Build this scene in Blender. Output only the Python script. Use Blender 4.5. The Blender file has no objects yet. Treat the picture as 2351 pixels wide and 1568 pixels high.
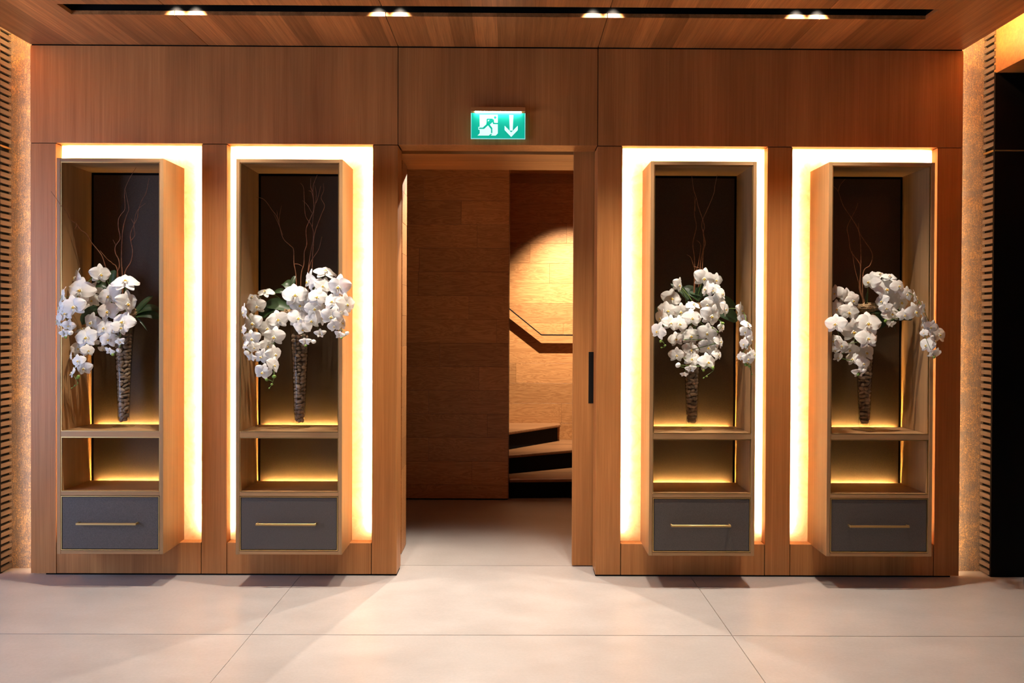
import bpy, bmesh, math, random
from mathutils import Vector, Matrix
random.seed(7)
PI = math.pi
scene = bpy.context.scene
C = scene.collection

# ------------------------------------------------------------------ camera
F, CAMH = 1913.0, 1.568
YAW, PITCH, ROLL, PPX, PPY = 0.0047, -0.0094, 0.0044, 1186.9, 760.9
fw = Vector((math.sin(YAW)*math.cos(PITCH), math.cos(YAW)*math.cos(PITCH), math.sin(PITCH)))
rt = fw.cross(Vector((0, 0, 1))).normalized(); up = rt.cross(fw)
rt, up = rt*math.cos(ROLL)+up*math.sin(ROLL), up*math.cos(ROLL)-rt*math.sin(ROLL)
cd = bpy.data.cameras.new('camera'); cam = bpy.data.objects.new('camera', cd); C.objects.link(cam)
cam.matrix_world = Matrix(((rt.x, up.x, -fw.x, 0), (rt.y, up.y, -fw.y, 0), (rt.z, up.z, -fw.z, CAMH), (0, 0, 0, 1)))
cd.sensor_width = 36.0; cd.lens = 36.0*F/2351.0
cd.shift_x = (1175.5-PPX)/2351.0; cd.shift_y = (PPY-784.0)/2351.0
cd.clip_start = 0.05; cd.clip_end = 100
scene.camera = cam

def pix(px, py, Y):
    """the point of the place that the photograph shows at a pixel, at distance Y in front of the camera"""
    d = fw*F + rt*(px-PPX) - up*(py-PPY)
    t = Y/d.y
    return Vector((d.x*t, Y, CAMH+d.z*t))

# ------------------------------------------------------------------ world and light
w = bpy.data.worlds.new('lobby'); scene.world = w; w.use_nodes = True
w.node_tree.nodes['Background'].inputs[0].default_value = (0.92, 0.86, 0.80, 1)
w.node_tree.nodes['Background'].inputs[1].default_value = 0.035
scene.view_settings.view_transform = 'Standard'; scene.view_settings.look = 'None'
scene.view_settings.gamma = 1; scene.view_settings.use_curve_mapping = False
scene.view_settings.exposure = 0.13
if hasattr(scene, 'cycles'):
    scene.cycles.max_bounces = 7; scene.cycles.diffuse_bounces = 4; scene.cycles.glossy_bounces = 2; scene.cycles.transmission_bounces = 4

WARM = (1.0, 0.87, 0.73); WARM2 = (1.0, 0.66, 0.36)
LED = (1.0, 0.70, 0.35)
LED_POWER = 270.0; SHELF_LED = 2200.0; EDGE_LED = 75.0; COVE_LED = 400.0
SPOT_W = 142.0; FRONT_FILL_W = 20.0; CORR_W = 260.0; JAMB_W = 230.0; STAIR_W = 680.0; DAYLIGHT_FILL_W = 88.0

def aim(o, frm, to):
    o.location = frm
    o.rotation_euler = (Vector(to)-Vector(frm)).to_track_quat('-Z', 'Y').to_euler()

def spot(name, frm, to, power, size, blend, radius, color, parent=None):
    l = bpy.data.lights.new(name, 'SPOT'); l.energy = power; l.spot_size = math.radians(size); l.spot_blend = blend
    l.shadow_soft_size = radius; l.color = color
    o = bpy.data.objects.new(name, l); C.objects.link(o); aim(o, frm, to)
    if parent:
        o.parent = parent; o.location = Vector(frm)-wloc(parent)
    return o

# added unseen area light on the left, stands in for assumed cool daylight
l = bpy.data.lights.new('added_daylight_fill', 'AREA'); l.shape = 'RECTANGLE'; l.size = 1.8; l.size_y = 2.4
l.energy = DAYLIGHT_FILL_W; l.color = (0.54, 0.66, 1.0)
o = bpy.data.objects.new('added_daylight_fill', l); C.objects.link(o); aim(o, (-4.7, 2.7, 1.5), (-2.6, 5.2, 1.1))

# ------------------------------------------------------------------ object helpers
def wloc(o):
    v = Vector((0, 0, 0))
    while o:
        v = v+o.location; o = o.parent
    return v

def tag(o, label=None, cat=None, group=None, kind=None):
    if label: o['label'] = label
    if cat: o['category'] = cat
    if group: o['group'] = group
    if kind: o['kind'] = kind
    return o

def obj(name, mesh, loc=(0, 0, 0), parent=None):
    o = bpy.data.objects.new(name, mesh); C.objects.link(o)
    if parent:
        o.parent = parent; o.location = Vector(loc)-wloc(parent)
    else:
        o.location = loc
    return o

def thing(name, loc, label, cat, group=None):
    o = bpy.data.objects.new(name, None); C.objects.link(o); o.location = loc; o.empty_display_size = 0.05
    return tag(o, label, cat, group)

def mesh(name, verts, faces, mat, smooth=False):
    m = bpy.data.meshes.new(name); m.from_pydata(verts, [], faces)
    for mm in (mat if isinstance(mat, (list, tuple)) else [mat]): m.materials.append(mm)
    if smooth: m.shade_smooth()
    m.update(); return m

BF = [(0, 3, 2, 1), (4, 5, 6, 7), (0, 1, 5, 4), (1, 2, 6, 5), (2, 3, 7, 6), (3, 0, 4, 7)]
def boxes_mesh(name, bl, mat, org=(0, 0, 0), bevel=0.0):
    V, Fc = [], []
    ox, oy, oz = org
    for (x0, x1, y0, y1, z0, z1) in bl:
        b = len(V)
        V += [(x0-ox, y0-oy, z0-oz), (x1-ox, y0-oy, z0-oz), (x1-ox, y1-oy, z0-oz), (x0-ox, y1-oy, z0-oz),
              (x0-ox, y0-oy, z1-oz), (x1-ox, y0-oy, z1-oz), (x1-ox, y1-oy, z1-oz), (x0-ox, y1-oy, z1-oz)]
        Fc += [tuple(i+b for i in f) for f in BF]
    m = mesh(name, V, Fc, mat)
    if bevel:
        bm = bmesh.new(); bm.from_mesh(m)
        bmesh.ops.bevel(bm, geom=bm.edges[:], offset=bevel, segments=1, affect='EDGES', profile=0.7)
        bm.to_mesh(m); bm.free()
    return m

def box(name, x0, x1, y0, y1, z0, z1, mat, parent=None, bevel=0.0):
    org = ((x0+x1)/2, (y0+y1)/2, z0)
    return obj(name, boxes_mesh(name, [(x0, x1, y0, y1, z0, z1)], mat, org, bevel), org, parent)

def boxes(name, bl, mat, parent=None, bevel=0.0, org=None):
    org = org or ((bl[0][0]+bl[0][1])/2, (bl[0][2]+bl[0][3])/2, bl[0][4])
    return obj(name, boxes_mesh(name, bl, mat, org, bevel), org, parent)

def catmull(pts, n=4):
    pts = [Vector(p) for p in pts]
    if len(pts) < 3: 
        return [pts[0].lerp(pts[-1], i/n) for i in range(n+1)]
    P = [2*pts[0]-pts[1]]+pts+[2*pts[-1]-pts[-2]]
    out = []
    for i in range(1, len(P)-2):
        a, b, c, d = P[i-1:i+3]
        for k in range(n):
            t = k/n
            out.append(0.5*((2*b)+(c-a)*t+(2*a-5*b+4*c-d)*t*t+(3*b-a-3*c+d)*t**3))
    return out+[pts[-1]]

def tube_data(paths, sides=6):
    """paths: list of (points, r0, r1)"""
    V, Fc = [], []
    for pts, r0, r1 in paths:
        n = len(pts); base = len(V)
        for i, p in enumerate(pts):
            t = (pts[min(i+1, n-1)]-pts[max(i-1, 0)])
            t = t.normalized() if t.length > 1e-9 else Vector((0, 0, 1))
            a = t.cross(Vector((0.3, 1, 0.2))).normalized(); b = t.cross(a)
            r = r0+(r1-r0)*i/(n-1)
            for k in range(sides):
                an = 2*PI*k/sides
                V.append(p+a*math.cos(an)*r+b*math.sin(an)*r)
        for i in range(n-1):
            for k in range(sides):
                k2 = (k+1) % sides
                Fc.append((base+i*sides+k, base+i*sides+k2, base+(i+1)*sides+k2, base+(i+1)*sides+k))
        Fc.append(tuple(base+k for k in range(sides))[::-1]); Fc.append(tuple(base+(n-1)*sides+k for k in range(sides)))
    return V, Fc

def tubes(name, paths, mat, parent=None, org=None, sides=6):
    org = Vector(org) if org is not None else Vector(paths[0][0][0])
    V, Fc = tube_data(paths, sides)
    return obj(name, mesh(name, [v-org for v in V], Fc, mat, True), org, parent)

def lathe_data(prof, seg=24, c=(0, 0, 0)):
    V, Fc = [], []
    for r, z in prof:
        for k in range(seg):
            a = 2*PI*k/seg; V.append((c[0]+r*math.cos(a), c[1]+r*math.sin(a), c[2]+z))
    n = len(prof)
    for i in range(n-1):
        for k in range(seg):
            k2 = (k+1) % seg
            Fc.append((i*seg+k, i*seg+k2, (i+1)*seg+k2, (i+1)*seg+k))
    return V, Fc

# ------------------------------------------------------------------ materials
class NT:
    def __init__(s, name):
        s.m = bpy.data.materials.new(name); s.m.use_nodes = True; s.t = s.m.node_tree; s.n = s.t.nodes
        s.b = s.n['Principled BSDF']; s.out = s.n['Material Output']
    def add(s, typ, **kw):
        nd = s.n.new(typ)
        for k, v in kw.items(): setattr(nd, k, v)
        return nd
    def link(s, a, b): s.t.links.new(a, b)
    def val(s, sock, v): sock.default_value = v
    def math(s, op, a, b=None):
        nd = s.add('ShaderNodeMath', operation=op)
        for i, x in enumerate((a, b)):
            if x is None: continue
            if isinstance(x, (int, float)): nd.inputs[i].default_value = x
            else: s.link(x, nd.inputs[i])
        return nd.outputs[0]
    def coords(s, scale, rand=True):
        tc = s.add('ShaderNodeTexCoord'); src = tc.outputs['Object']
        if rand:
            oi = s.add('ShaderNodeObjectInfo'); vm = s.add('ShaderNodeVectorMath', operation='SCALE')
            vm.inputs[0].default_value = (17.3, 31.7, 23.9); s.link(oi.outputs['Random'], vm.inputs['Scale'])
            ad = s.add('ShaderNodeVectorMath', operation='ADD'); s.link(src, ad.inputs[0]); s.link(vm.outputs[0], ad.inputs[1]); src = ad.outputs[0]
        mp = s.add('ShaderNodeMapping'); mp.inputs['Scale'].default_value = scale; s.link(src, mp.inputs[0])
        return mp.outputs[0]
    def noise(s, vec, scale=1.0, detail=4, rough=0.55, dist=0.0):
        nd = s.add('ShaderNodeTexNoise'); nd.inputs['Scale'].default_value = scale; nd.inputs['Detail'].default_value = detail
        nd.inputs['Roughness'].default_value = rough; nd.inputs['Distortion'].default_value = dist; s.link(vec, nd.inputs['Vector'])
        return nd.outputs[0]
    def ramp(s, fac, stops):
        nd = s.add('ShaderNodeValToRGB'); e = nd.color_ramp.elements
        while len(e) < len(stops): e.new(0.5)
        for k, (p, c) in enumerate(stops):
            e[k].position = p; e[k].color = (c[0], c[1], c[2], 1) if isinstance(c, (tuple, list)) else (c, c, c, 1)
        s.link(fac, nd.inputs[0]); return nd.outputs[0]
    def mix(s, fac, a, b, mode='MIX'):
        nd = s.add('ShaderNodeMix', data_type='RGBA', blend_type=mode)
        for i, x in ((0, fac), (6, a), (7, b)):
            if isinstance(x, (int, float)): nd.inputs[i].default_value = x
            elif isinstance(x, (tuple, list)): nd.inputs[i].default_value = (x[0], x[1], x[2], 1)
            else: s.link(x, nd.inputs[i])
        return nd.outputs[2]
    def bump(s, h, strength, dist=0.002):
        nd = s.add('ShaderNodeBump'); nd.inputs['Strength'].default_value = strength; nd.inputs['Distance'].default_value = dist
        s.link(h, nd.inputs['Height']); s.link(nd.outputs[0], s.b.inputs['Normal'])
    def rough(s, r, spec=0.5):
        s.b.inputs['Roughness'].default_value = r; s.b.inputs['Specular IOR Level'].default_value = spec

def plain(name, col, rough=0.5, metal=0.0, spec=0.5):
    t = NT(name); t.b.inputs['Base Color'].default_value = (*col, 1); t.b.inputs['Metallic'].default_value = metal; t.rough(rough, spec)
    return t.m

def emit(name, col, strength):
    t = NT(name); t.b.inputs['Base Color'].default_value = (*col, 1)
    t.b.inputs['Emission Color'].default_value = (*col, 1); t.b.inputs['Emission Strength'].default_value = strength
    return t.m

def veneer(name, light, dark, axis='Z', rough=0.42, strips=0.0, tone=0.25):
    t = NT(name)
    sc = {'Z': (1, 1, 0.012), 'Y': (1, 0.016, 1), 'X': (0.012, 1, 1)}[axis]
    fine = t.noise(t.coords(sc), 260, 3, 0.6)
    mid = t.noise(t.coords(sc), 45, 4, 0.55, 0.4)
    broad = t.noise(t.coords((1, 1, 0.15) if axis == 'Z' else (1, 0.15, 1) if axis == 'Y' else (0.15, 1, 1)), 5, 2)
    f = t.math('ADD', t.math('MULTIPLY', fine, 0.5), t.math('MULTIPLY', mid, 0.5))
    col = t.ramp(f, [(0.36, dark), (0.62, light)])
    br = t.ramp(broad, [(0.3, 1-tone), (0.7, 1+tone*0.4)])
    col = t.mix(1.0, col, br, 'MULTIPLY')
    if strips:
        tc = t.add('ShaderNodeTexCoord'); sp = t.add('ShaderNodeSeparateXYZ'); t.link(tc.outputs['Object'], sp.inputs[0])
        wn = t.add('ShaderNodeTexWhiteNoise', noise_dimensions='1D')
        oi = t.add('ShaderNodeObjectInfo')
        fl = t.math('FLOOR', t.math('DIVIDE', sp.outputs[0], 0.135))
        t.link(t.math('ADD', fl, t.math('MULTIPLY', oi.outputs['Random'], 57)), wn.inputs['W'])
        col = t.mix(1.0, col, t.ramp(wn.outputs['Value'], [(0, 1-strips), (1, 1+strips*0.6)]), 'MULTIPLY')
    t.link(col, t.b.inputs['Base Color']); t.rough(rough, 0.35); t.bump(fine, 0.12, 0.001)
    return t.m

def oak(name, light, dark, rough=0.45):
    t = NT(name)
    g = t.noise(t.coords((0.9, 6.5, 6.5)), 2.0, 4, 0.55, 1.4)
    rings = t.math('FRACT', t.math('MULTIPLY', g, 9.0))
    rings = t.math('ABSOLUTE', t.math('SUBTRACT', rings, 0.5))
    fine = t.noise(t.coords((0.03, 1, 1)), 240, 3, 0.6)
    f = t.math('ADD', t.math('MULTIPLY', rings, 0.75), t.math('MULTIPLY', fine, 0.62))
    col = t.ramp(f, [(0.22, dark), (0.72, light)])
    oi = t.add('ShaderNodeObjectInfo')
    col = t.mix(1.0, col, t.ramp(oi.outputs['Random'], [(0, 0.80), (0.5, 0.95), (1, 1.08)]), 'MULTIPLY')
    vo = t.add('ShaderNodeTexVoronoi'); vo.inputs['Scale'].default_value = 1.0; t.link(t.coords((1.9, 2.4, 2.9)), vo.inputs['Vector'])
    kn = t.ramp(vo.outputs['Distance'], [(0.012, 0.0), (0.045, 1.0)])
    col = t.mix(t.math('SUBTRACT', 1.0, kn), col, (0.035, 0.014, 0.006))
    t.link(col, t.b.inputs['Base Color']); t.rough(rough, 0.4); t.bump(f, 0.25, 0.0015)
    return t.m

M = {}
M['panel'] = veneer('panel_veneer', (0.56, 0.240, 0.072), (0.42, 0.162, 0.044))
M['panel_h'] = veneer('panel_veneer_horizontal', (0.56, 0.240, 0.072), (0.42, 0.162, 0.044), axis='X')
M['ceil'] = veneer('ceiling_veneer', (0.64, 0.270, 0.088), (0.38, 0.142, 0.040), axis='Y', strips=0.30)
M['cab'] = veneer('cabinet_veneer', (0.46, 0.265, 0.120), (0.34, 0.188, 0.078), rough=0.4)
M['cab_h'] = veneer('cabinet_veneer_horizontal', (0.46, 0.265, 0.120), (0.34, 0.188, 0.078), axis='X', rough=0.4)
M['oak'] = oak('oak_plank', (0.56, 0.258, 0.084), (0.35, 0.138, 0.040))
M['tread'] = veneer('oak_tread', (0.30, 0.135, 0.048), (0.19, 0.078, 0.026), axis='X')
M['black'] = plain('black_void', (0.004, 0.0035, 0.003), 0.8, 0, 0.1)
M['blackpanel'] = plain('black_panel', (0.0022, 0.002, 0.0022), 0.55, 0, 0.12)
M['riser'] = plain('black_riser', (0.004, 0.003, 0.003), 0.7, 0, 0.1)
M['white'] = plain('lightbox_white', (0.5, 0.45, 0.36), 0.8)
M['brass'] = plain('brushed_brass', (0.62, 0.42, 0.17), 0.38, 1.0)
M['darkmetal'] = plain('dark_metal', (0.02, 0.02, 0.02), 0.4, 0.6)
M['led'] = emit('warm_led', LED, LED_POWER)
M['led_shelf'] = emit('shelf_led', (1.0, 0.60, 0.19), SHELF_LED)
M['led_edge'] = emit('edge_led', (1.0, 0.74, 0.44), EDGE_LED)
M['led_cove'] = emit('cove_led', (1.0, 0.62, 0.24), COVE_LED)
M['lens'] = emit('spot_lens', (1.0, 0.78, 0.5), 25.0)
M['slat'] = veneer('slat_oak', (0.18, 0.132, 0.096), (0.12, 0.085, 0.060), axis='Y', tone=0.15)

t = NT('floor_tile')
n1 = t.noise(t.coords((1, 1.6, 1)), 3.0, 6, 0.6); n2 = t.noise(t.coords((1, 1, 1)), 70, 3, 0.6)
c = t.ramp(n1, [(0.3, (0.355, 0.325, 0.305)), (0.7, (0.415, 0.386, 0.366))])
c = t.mix(1.0, c, t.ramp(n2, [(0.3, 0.95), (0.7, 1.03)]), 'MULTIPLY'); t.link(c, t.b.inputs['Base Color'])
t.link(t.ramp(n1, [(0.3, 0.36), (0.7, 0.42)]), t.b.inputs['Roughness']); t.b.inputs['Specular IOR Level'].default_value = 0.5
t.bump(n2, 0.05, 0.001); M['tile'] = t.m
M['grout'] = plain('grout', (0.27, 0.22, 0.17), 0.8)

t = NT('backlit_onyx')
n1 = t.noise(t.coords((1, 1, 1)), 9, 8, 0.7, 1.2)
c = t.ramp(n1, [(0.35, (0.80, 0.64, 0.42)), (0.55, (0.90, 0.80, 0.62)), (0.7, (0.94, 0.88, 0.74))])
tr = t.add('ShaderNodeBsdfTranslucent'); df = t.add('ShaderNodeBsdfDiffuse'); mx = t.add('ShaderNodeMixShader'); mx.inputs[0].default_value = 0.35
t.link(c, tr.inputs[0]); t.link(c, df.inputs[0]); t.link(tr.outputs[0], mx.inputs[1]); t.link(df.outputs[0], mx.inputs[2]); t.link(mx.outputs[0], t.out.inputs[0])
M['onyx'] = t.m
t = NT('onyx_back'); tp = t.add('ShaderNodeBsdfTransparent'); t.link(tp.outputs[0], t.out.inputs[0]); M['onyx_back'] = t.m

t = NT('bronze_cloth_panel')
n1 = t.noise(t.coords((1, 1, 1)), 420, 2, 0.6)
c = t.ramp(n1, [(0.30, (0.038, 0.023, 0.012)), (0.70, (0.072, 0.046, 0.025))]); t.link(c, t.b.inputs['Base Color'])
t.rough(0.5, 0.3); t.b.inputs['Metallic'].default_value = 0.15; t.bump(n1, 0.3, 0.001); M['bronze'] = t.m

t = NT('drawer_leather')
n1 = t.noise(t.coords((1, 1, 1)), 380, 3, 0.65)
c = t.ramp(n1, [(0.35, (0.056, 0.047, 0.042)), (0.68, (0.110, 0.094, 0.085))]); t.link(c, t.b.inputs['Base Color'])
t.rough(0.55, 0.4); t.bump(n1, 0.3, 0.001); M['leather'] = t.m

t = NT('flecked_wallpaper')
n1 = t.noise(t.coords((1, 1, 0.75), False), 200, 3, 0.65, 0.8); n2 = t.noise(t.coords((1, 1, 1.2), False), 6.5, 4, 0.65)
n3 = t.noise(t.coords((1, 1, 0.05), False), 300, 2)
f = t.math('ADD', n1, t.math('MULTIPLY', t.math('SUBTRACT', n2, 0.5), 0.6))
c = t.ramp(f, [(0.38, (0.23, 0.185, 0.16)), (0.52, (0.37, 0.25, 0.165)), (0.66, (0.82, 0.50, 0.23))])
c = t.mix(1.0, c, t.ramp(n3, [(0.35, 0.75), (0.65, 1.1)]), 'MULTIPLY'); t.link(c, t.b.inputs['Base Color'])
t.link(t.ramp(f, [(0.45, 0.1), (0.62, 0.6)]), t.b.inputs['Metallic']); t.rough(0.45); t.bump(f, 0.6, 0.003); M['paper'] = t.m

t = NT('clear_glass')
lw = t.add('ShaderNodeLayerWeight'); lw.inputs['Blend'].default_value = 0.35
tp = t.add('ShaderNodeBsdfTransparent'); t.link(t.ramp(lw.outputs['Facing'], [(0.35, (0.97, 0.975, 0.96)), (0.95, (0.62, 0.64, 0.62))]), tp.inputs[0])
gl = t.add('ShaderNodeBsdfGlossy'); gl.inputs['Roughness'].default_value = 0.03
mx = t.add('ShaderNodeMixShader'); t.link(t.math('ADD', t.math('MULTIPLY', t.math('POWER', lw.outputs['Facing'], 2.0), 0.4), 0.010), mx.inputs[0])
t.link(tp.outputs[0], mx.inputs[1]); t.link(gl.outputs[0], mx.inputs[2]); t.link(mx.outputs[0], t.out.inputs[0]); M['glass'] = t.m

def petalmat(name, col, trans=0.35):
    t = NT(name)
    n1 = t.noise(t.coords((1, 1, 0.25)), 22, 2)
    c = t.mix(1.0, col, t.ramp(n1, [(0.3, 0.93), (0.7, 1.0)]), 'MULTIPLY'); t.link(c, t.b.inputs['Base Color']); t.rough(0.5, 0.3)
    tr = t.add('ShaderNodeBsdfTranslucent'); t.link(c, tr.inputs[0]); mx = t.add('ShaderNodeMixShader'); mx.inputs[0].default_value = trans
    t.link(t.b.outputs[0], mx.inputs[1]); t.link(tr.outputs[0], mx.inputs[2]); t.link(mx.outputs[0], t.out.inputs[0]); return t.m
M['petal'] = petalmat('orchid_petal', (0.95, 0.94, 0.90), 0.28)
M['column'] = petalmat('orchid_column', (0.93, 0.90, 0.78), 0.2)
M['lip'] = plain('orchid_lip_yellow', (0.78, 0.50, 0.06), 0.5)
M['bud'] = plain('green_bud', (0.16, 0.27, 0.045), 0.45)
M['stem'] = plain('orchid_stem_green', (0.10, 0.17, 0.03), 0.5)
t = NT('orchid_leaf'); n1 = t.noise(t.coords((1, 1, 1)), 14, 3)
t.link(t.ramp(n1, [(0.3, (0.012, 0.030, 0.010)), (0.7, (0.035, 0.072, 0.022))]), t.b.inputs['Base Color']); t.rough(0.38); M['leaf'] = t.m
t = NT('willow_twig'); n1 = t.noise(t.coords((1, 1, 1)), 60, 3)
t.link(t.ramp(n1, [(0.3, (0.14, 0.05, 0.018)), (0.7, (0.30, 0.12, 0.045))]), t.b.inputs['Base Color']); t.rough(0.6); M['twig'] = t.m
t = NT('river_pebble'); n1 = t.noise(t.coords((1, 1, 1)), 38, 4); oi = t.add('ShaderNodeObjectInfo')
c = t.ramp(n1, [(0.3, (0.20, 0.130, 0.085)), (0.7, (0.42, 0.295, 0.20))])
c = t.mix(1.0, c, t.ramp(oi.outputs['Random'], [(0, 0.55), (1, 1.25)]), 'MULTIPLY'); t.link(c, t.b.inputs['Base Color']); t.rough(0.45); M['pebble'] = t.m
t = NT('dry_moss'); n1 = t.noise(t.coords((1, 1, 1)), 90, 4)
t.link(t.ramp(n1, [(0.3, (0.16, 0.09, 0.04)), (0.7, (0.50, 0.34, 0.17))]), t.b.inputs['Base Color']); t.rough(0.9); t.bump(n1, 1.0, 0.008); M['moss'] = t.m

# ------------------------------------------------------------------ setting: key dimensions
WY = 5.16                         # front of the panelled wall
ZC, ZL, ZP = 3.2745, 2.6679, 0.2026   # ceiling, lintel, plinth top
CX, DH, PW, NW = -0.0993, 0.6173, 0.1546, 0.8992
LE = [CX-DH-2*NW-3*PW, CX-DH-2*NW-2*PW, CX-DH-NW-2*PW, CX-DH-NW-PW, CX-DH-PW, CX-DH]
RE = [2*CX-x for x in LE]
G = 0.0022                        # half width of a shadow gap
NY = 5.232                        # onyx face
BY = 5.315                        # back of the wall panels

# floor
fl = tag(box('floor', -6.2, 6.2, 0.4, 9.4, -0.06, -0.004, M['grout']), 'pale beige stone floor of large rectangular tiles', None, None, 'structure')
XS = [-6.15, -3.73, -1.31, 1.112, 3.53, 5.95]; YS = [0.57, 1.77, 2.975, 4.18, 5.385, 6.585, 7.79, 8.99]
tm = None
for i in range(5):
    for j in range(7):
        org = (XS[i], YS[j], -0.02)
        if tm is None:
            tm = boxes_mesh('tile', [(0.0012, 2.4188, 0.0012, 1.2008, 0, 0.02)], M['tile'], (0, 0, 0))
        obj('tile', tm, org, fl)

# panelled wall: a core with lining boards in front
core = boxes('wall_back', [(LE[0]+0.03, LE[5]-0.12, BY, BY+0.03, 0, ZC+0.3), (RE[5]+0.12, RE[0]-0.03, BY, BY+0.03, 0, ZC+0.3),
                           (LE[5]-0.12, RE[5]+0.12, BY, BY+0.03, ZL+0.1, ZC+0.3)], M['white'], org=(CX, BY, 0))
tag(core, 'warm wooden panelled feature wall with lit niches and a doorway', None, None, 'structure')
EO = 0.06                         # the boards at the two ends stand free of the wall by this much, with a light line behind
z0, z1 = ZL+G, ZC-0.007
boxes('fascia_panel', [(LE[0], LE[5]-G, WY, 5.2, z0, z1), (LE[0]+EO, LE[5]-G, 5.2, BY, z0, z1)], M['panel'], core)
box('fascia_panel', LE[5]+G, RE[5]-G, WY, BY+0.03, z0, z1, M['panel'], core, 0.0012)
boxes('fascia_panel', [(RE[5]+G, RE[0], WY, 5.2, z0, z1), (RE[5]+G, RE[0]-EO, 5.2, BY, z0, z1)], M['panel'], core)
z0, z1 = 0.010, ZL-G
boxes('pilaster', [(LE[0], LE[1], WY, 5.2, z0, z1), (LE[0]+EO, LE[1], 5.2, BY, z0, z1)], M['panel'], core)
boxes('pilaster', [(RE[1], RE[0], WY, 5.2, z0, z1), (RE[1], RE[0]-EO, 5.2, BY, z0, z1)], M['panel'], core)
for (a, b, yb) in ((LE[2], LE[3], BY), (LE[4], LE[5], BY+0.03), (RE[3], RE[2], BY), (RE[5], RE[4], BY+0.03)):
    box('pilaster', a, b, WY, yb, z0, z1, M['panel'], core, 0.0012)
for x, sg in ((LE[0], 1), (RE[0], -1)):
    a, b = sorted((x+sg*0.010, x+sg*0.020))
    box('light_line', a, b, 5.2, 5.204, 0.02, 3.5, M['led_edge'], core)
NICHE = [(LE[1], LE[2]), (LE[3], LE[4]), (RE[4], RE[3]), (RE[2], RE[1])]
for a, b in NICHE:
    box('plinth_panel', a+2*G, b-2*G, WY, BY, 0.010, ZP, M['panel'], core, 0.0012)
# added black fill in the joints, stops light leaking and keeps them dark
gb = []
for x in (LE[5], RE[5]): gb.append((x-G, x+G, WY+0.008, BY-0.01, ZL, ZC))
for (a, b) in ((LE[0], LE[1]), (LE[2], LE[3]), (LE[4], LE[5]), (RE[1], RE[0]), (RE[3], RE[2]), (RE[5], RE[4])):
    gb.append((a+0.002, b-0.002, WY+0.008, 5.199, ZL-G, ZL+G))
for a, b in NICHE:
    gb.append((a, a+2*G, WY+0.008, BY-0.01, 0, ZP-0.006)); gb.append((b-2*G, b, WY+0.008, BY-0.01, 0, ZP-0.006))
gb.append((LE[0]+0.09, LE[5], WY+0.006, BY-0.01, 0.0, 0.010)); gb.append((RE[5], RE[0]-0.05, WY+0.006, BY-0.01, 0, 0.010))
gb.append((LE[0]+0.005, RE[0]-0.005, WY+0.006, 5.199, ZC-0.007, ZC+0.02))
boxes('added_gap_fill', gb, M['black'], core)

# door head, rear wall and plank-faced jamb
head = boxes('wall_door_head', [(-0.76, 0.72, 5.43, 5.66, ZL, 3.35), (0.72, 2.7, 5.43, 5.62, 0, 3.35), (-2.9, -0.765, 5.43, 5.62, 0, 3.35)], M['panel_h'], org=(0, 5.5, 0))
tag(head, 'wooden door head and rear lining of the doorway', None, None, 'structure')
box('head_board', -0.76, 0.72, 5.664, 5.98, ZL, 3.1, M['panel_h'], head)
box('track_channel', -0.73, 0.54, BY+0.032, 5.428, ZL+0.03, ZL+0.06, M['black'], head)
box('jamb_board', -0.76, -0.738, BY+0.034, 5.43, 0.004, ZL+0.02, M['panel'], head)
jw = box('wall_jamb', -2.9, -0.764, 5.63, 5.87, 0, 3.1, M['black']); tag(jw, 'oak plank-clad wall end just inside the doorway', None, None, 'structure')
PH = 0.21
def planks(parent, x0, x1, z0, z1, plane, thick, axis, zoff, cuts, mat=M['oak']):
    """rows of planks on a wall; cuts: list per row of joint positions"""
    k = -3; z = zoff-3*PH
    while z < z1-0.01:
        a, b = max(z, z0), min(z+PH, z1)
        if b-a > 0.02:
            xs = [x0]+[c for c in cuts.get(k, []) if x0 < c < x1]+[x1]
            for i in range(len(xs)-1):
                if axis == 'Y':
                    box('plank', xs[i]+0.0006, xs[i+1]-0.0006, plane+random.uniform(0, 0.0012), plane+thick, a+0.0007, b-0.0007, mat, parent, 0.0007)
                else:
                    box('plank', plane-thick, plane-random.uniform(0, 0.0012), xs[i]+0.0006, xs[i+1]-0.0006, a+0.0007, b-0.0007, mat, parent, 0.0007)
        z += PH; k += 1
planks(jw, 5.635, 5.875, 0.006, 3.1, -0.750, 0.0135, 'X', -0.06, {2: [5.72], 5: [5.79], 8: [5.70], 11: [5.8]})

# sliding door, pushed into the wall on the right
xd = pix(1316, 742, 5.368).x
door = box('door_1', xd, 1.25, 5.368, 5.408, 0.008, ZL+0.022, M['panel'], None, 0.001)
tag(door, 'wooden sliding door pushed back into the right jamb', None, None, 'structure')
p0, p1 = pix(1351.5, 808, 5.368), pix(1361, 926, 5.368)
boxes('recessed_pull', [(p0.x, p1.x+0.02, 5.3665, 5.3685, p1.z, p0.z), (p0.x+0.008, p1.x+0.016, 5.3655, 5.367, p1.z+0.012, p0.z-0.012)], M['darkmetal'], door)

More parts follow.
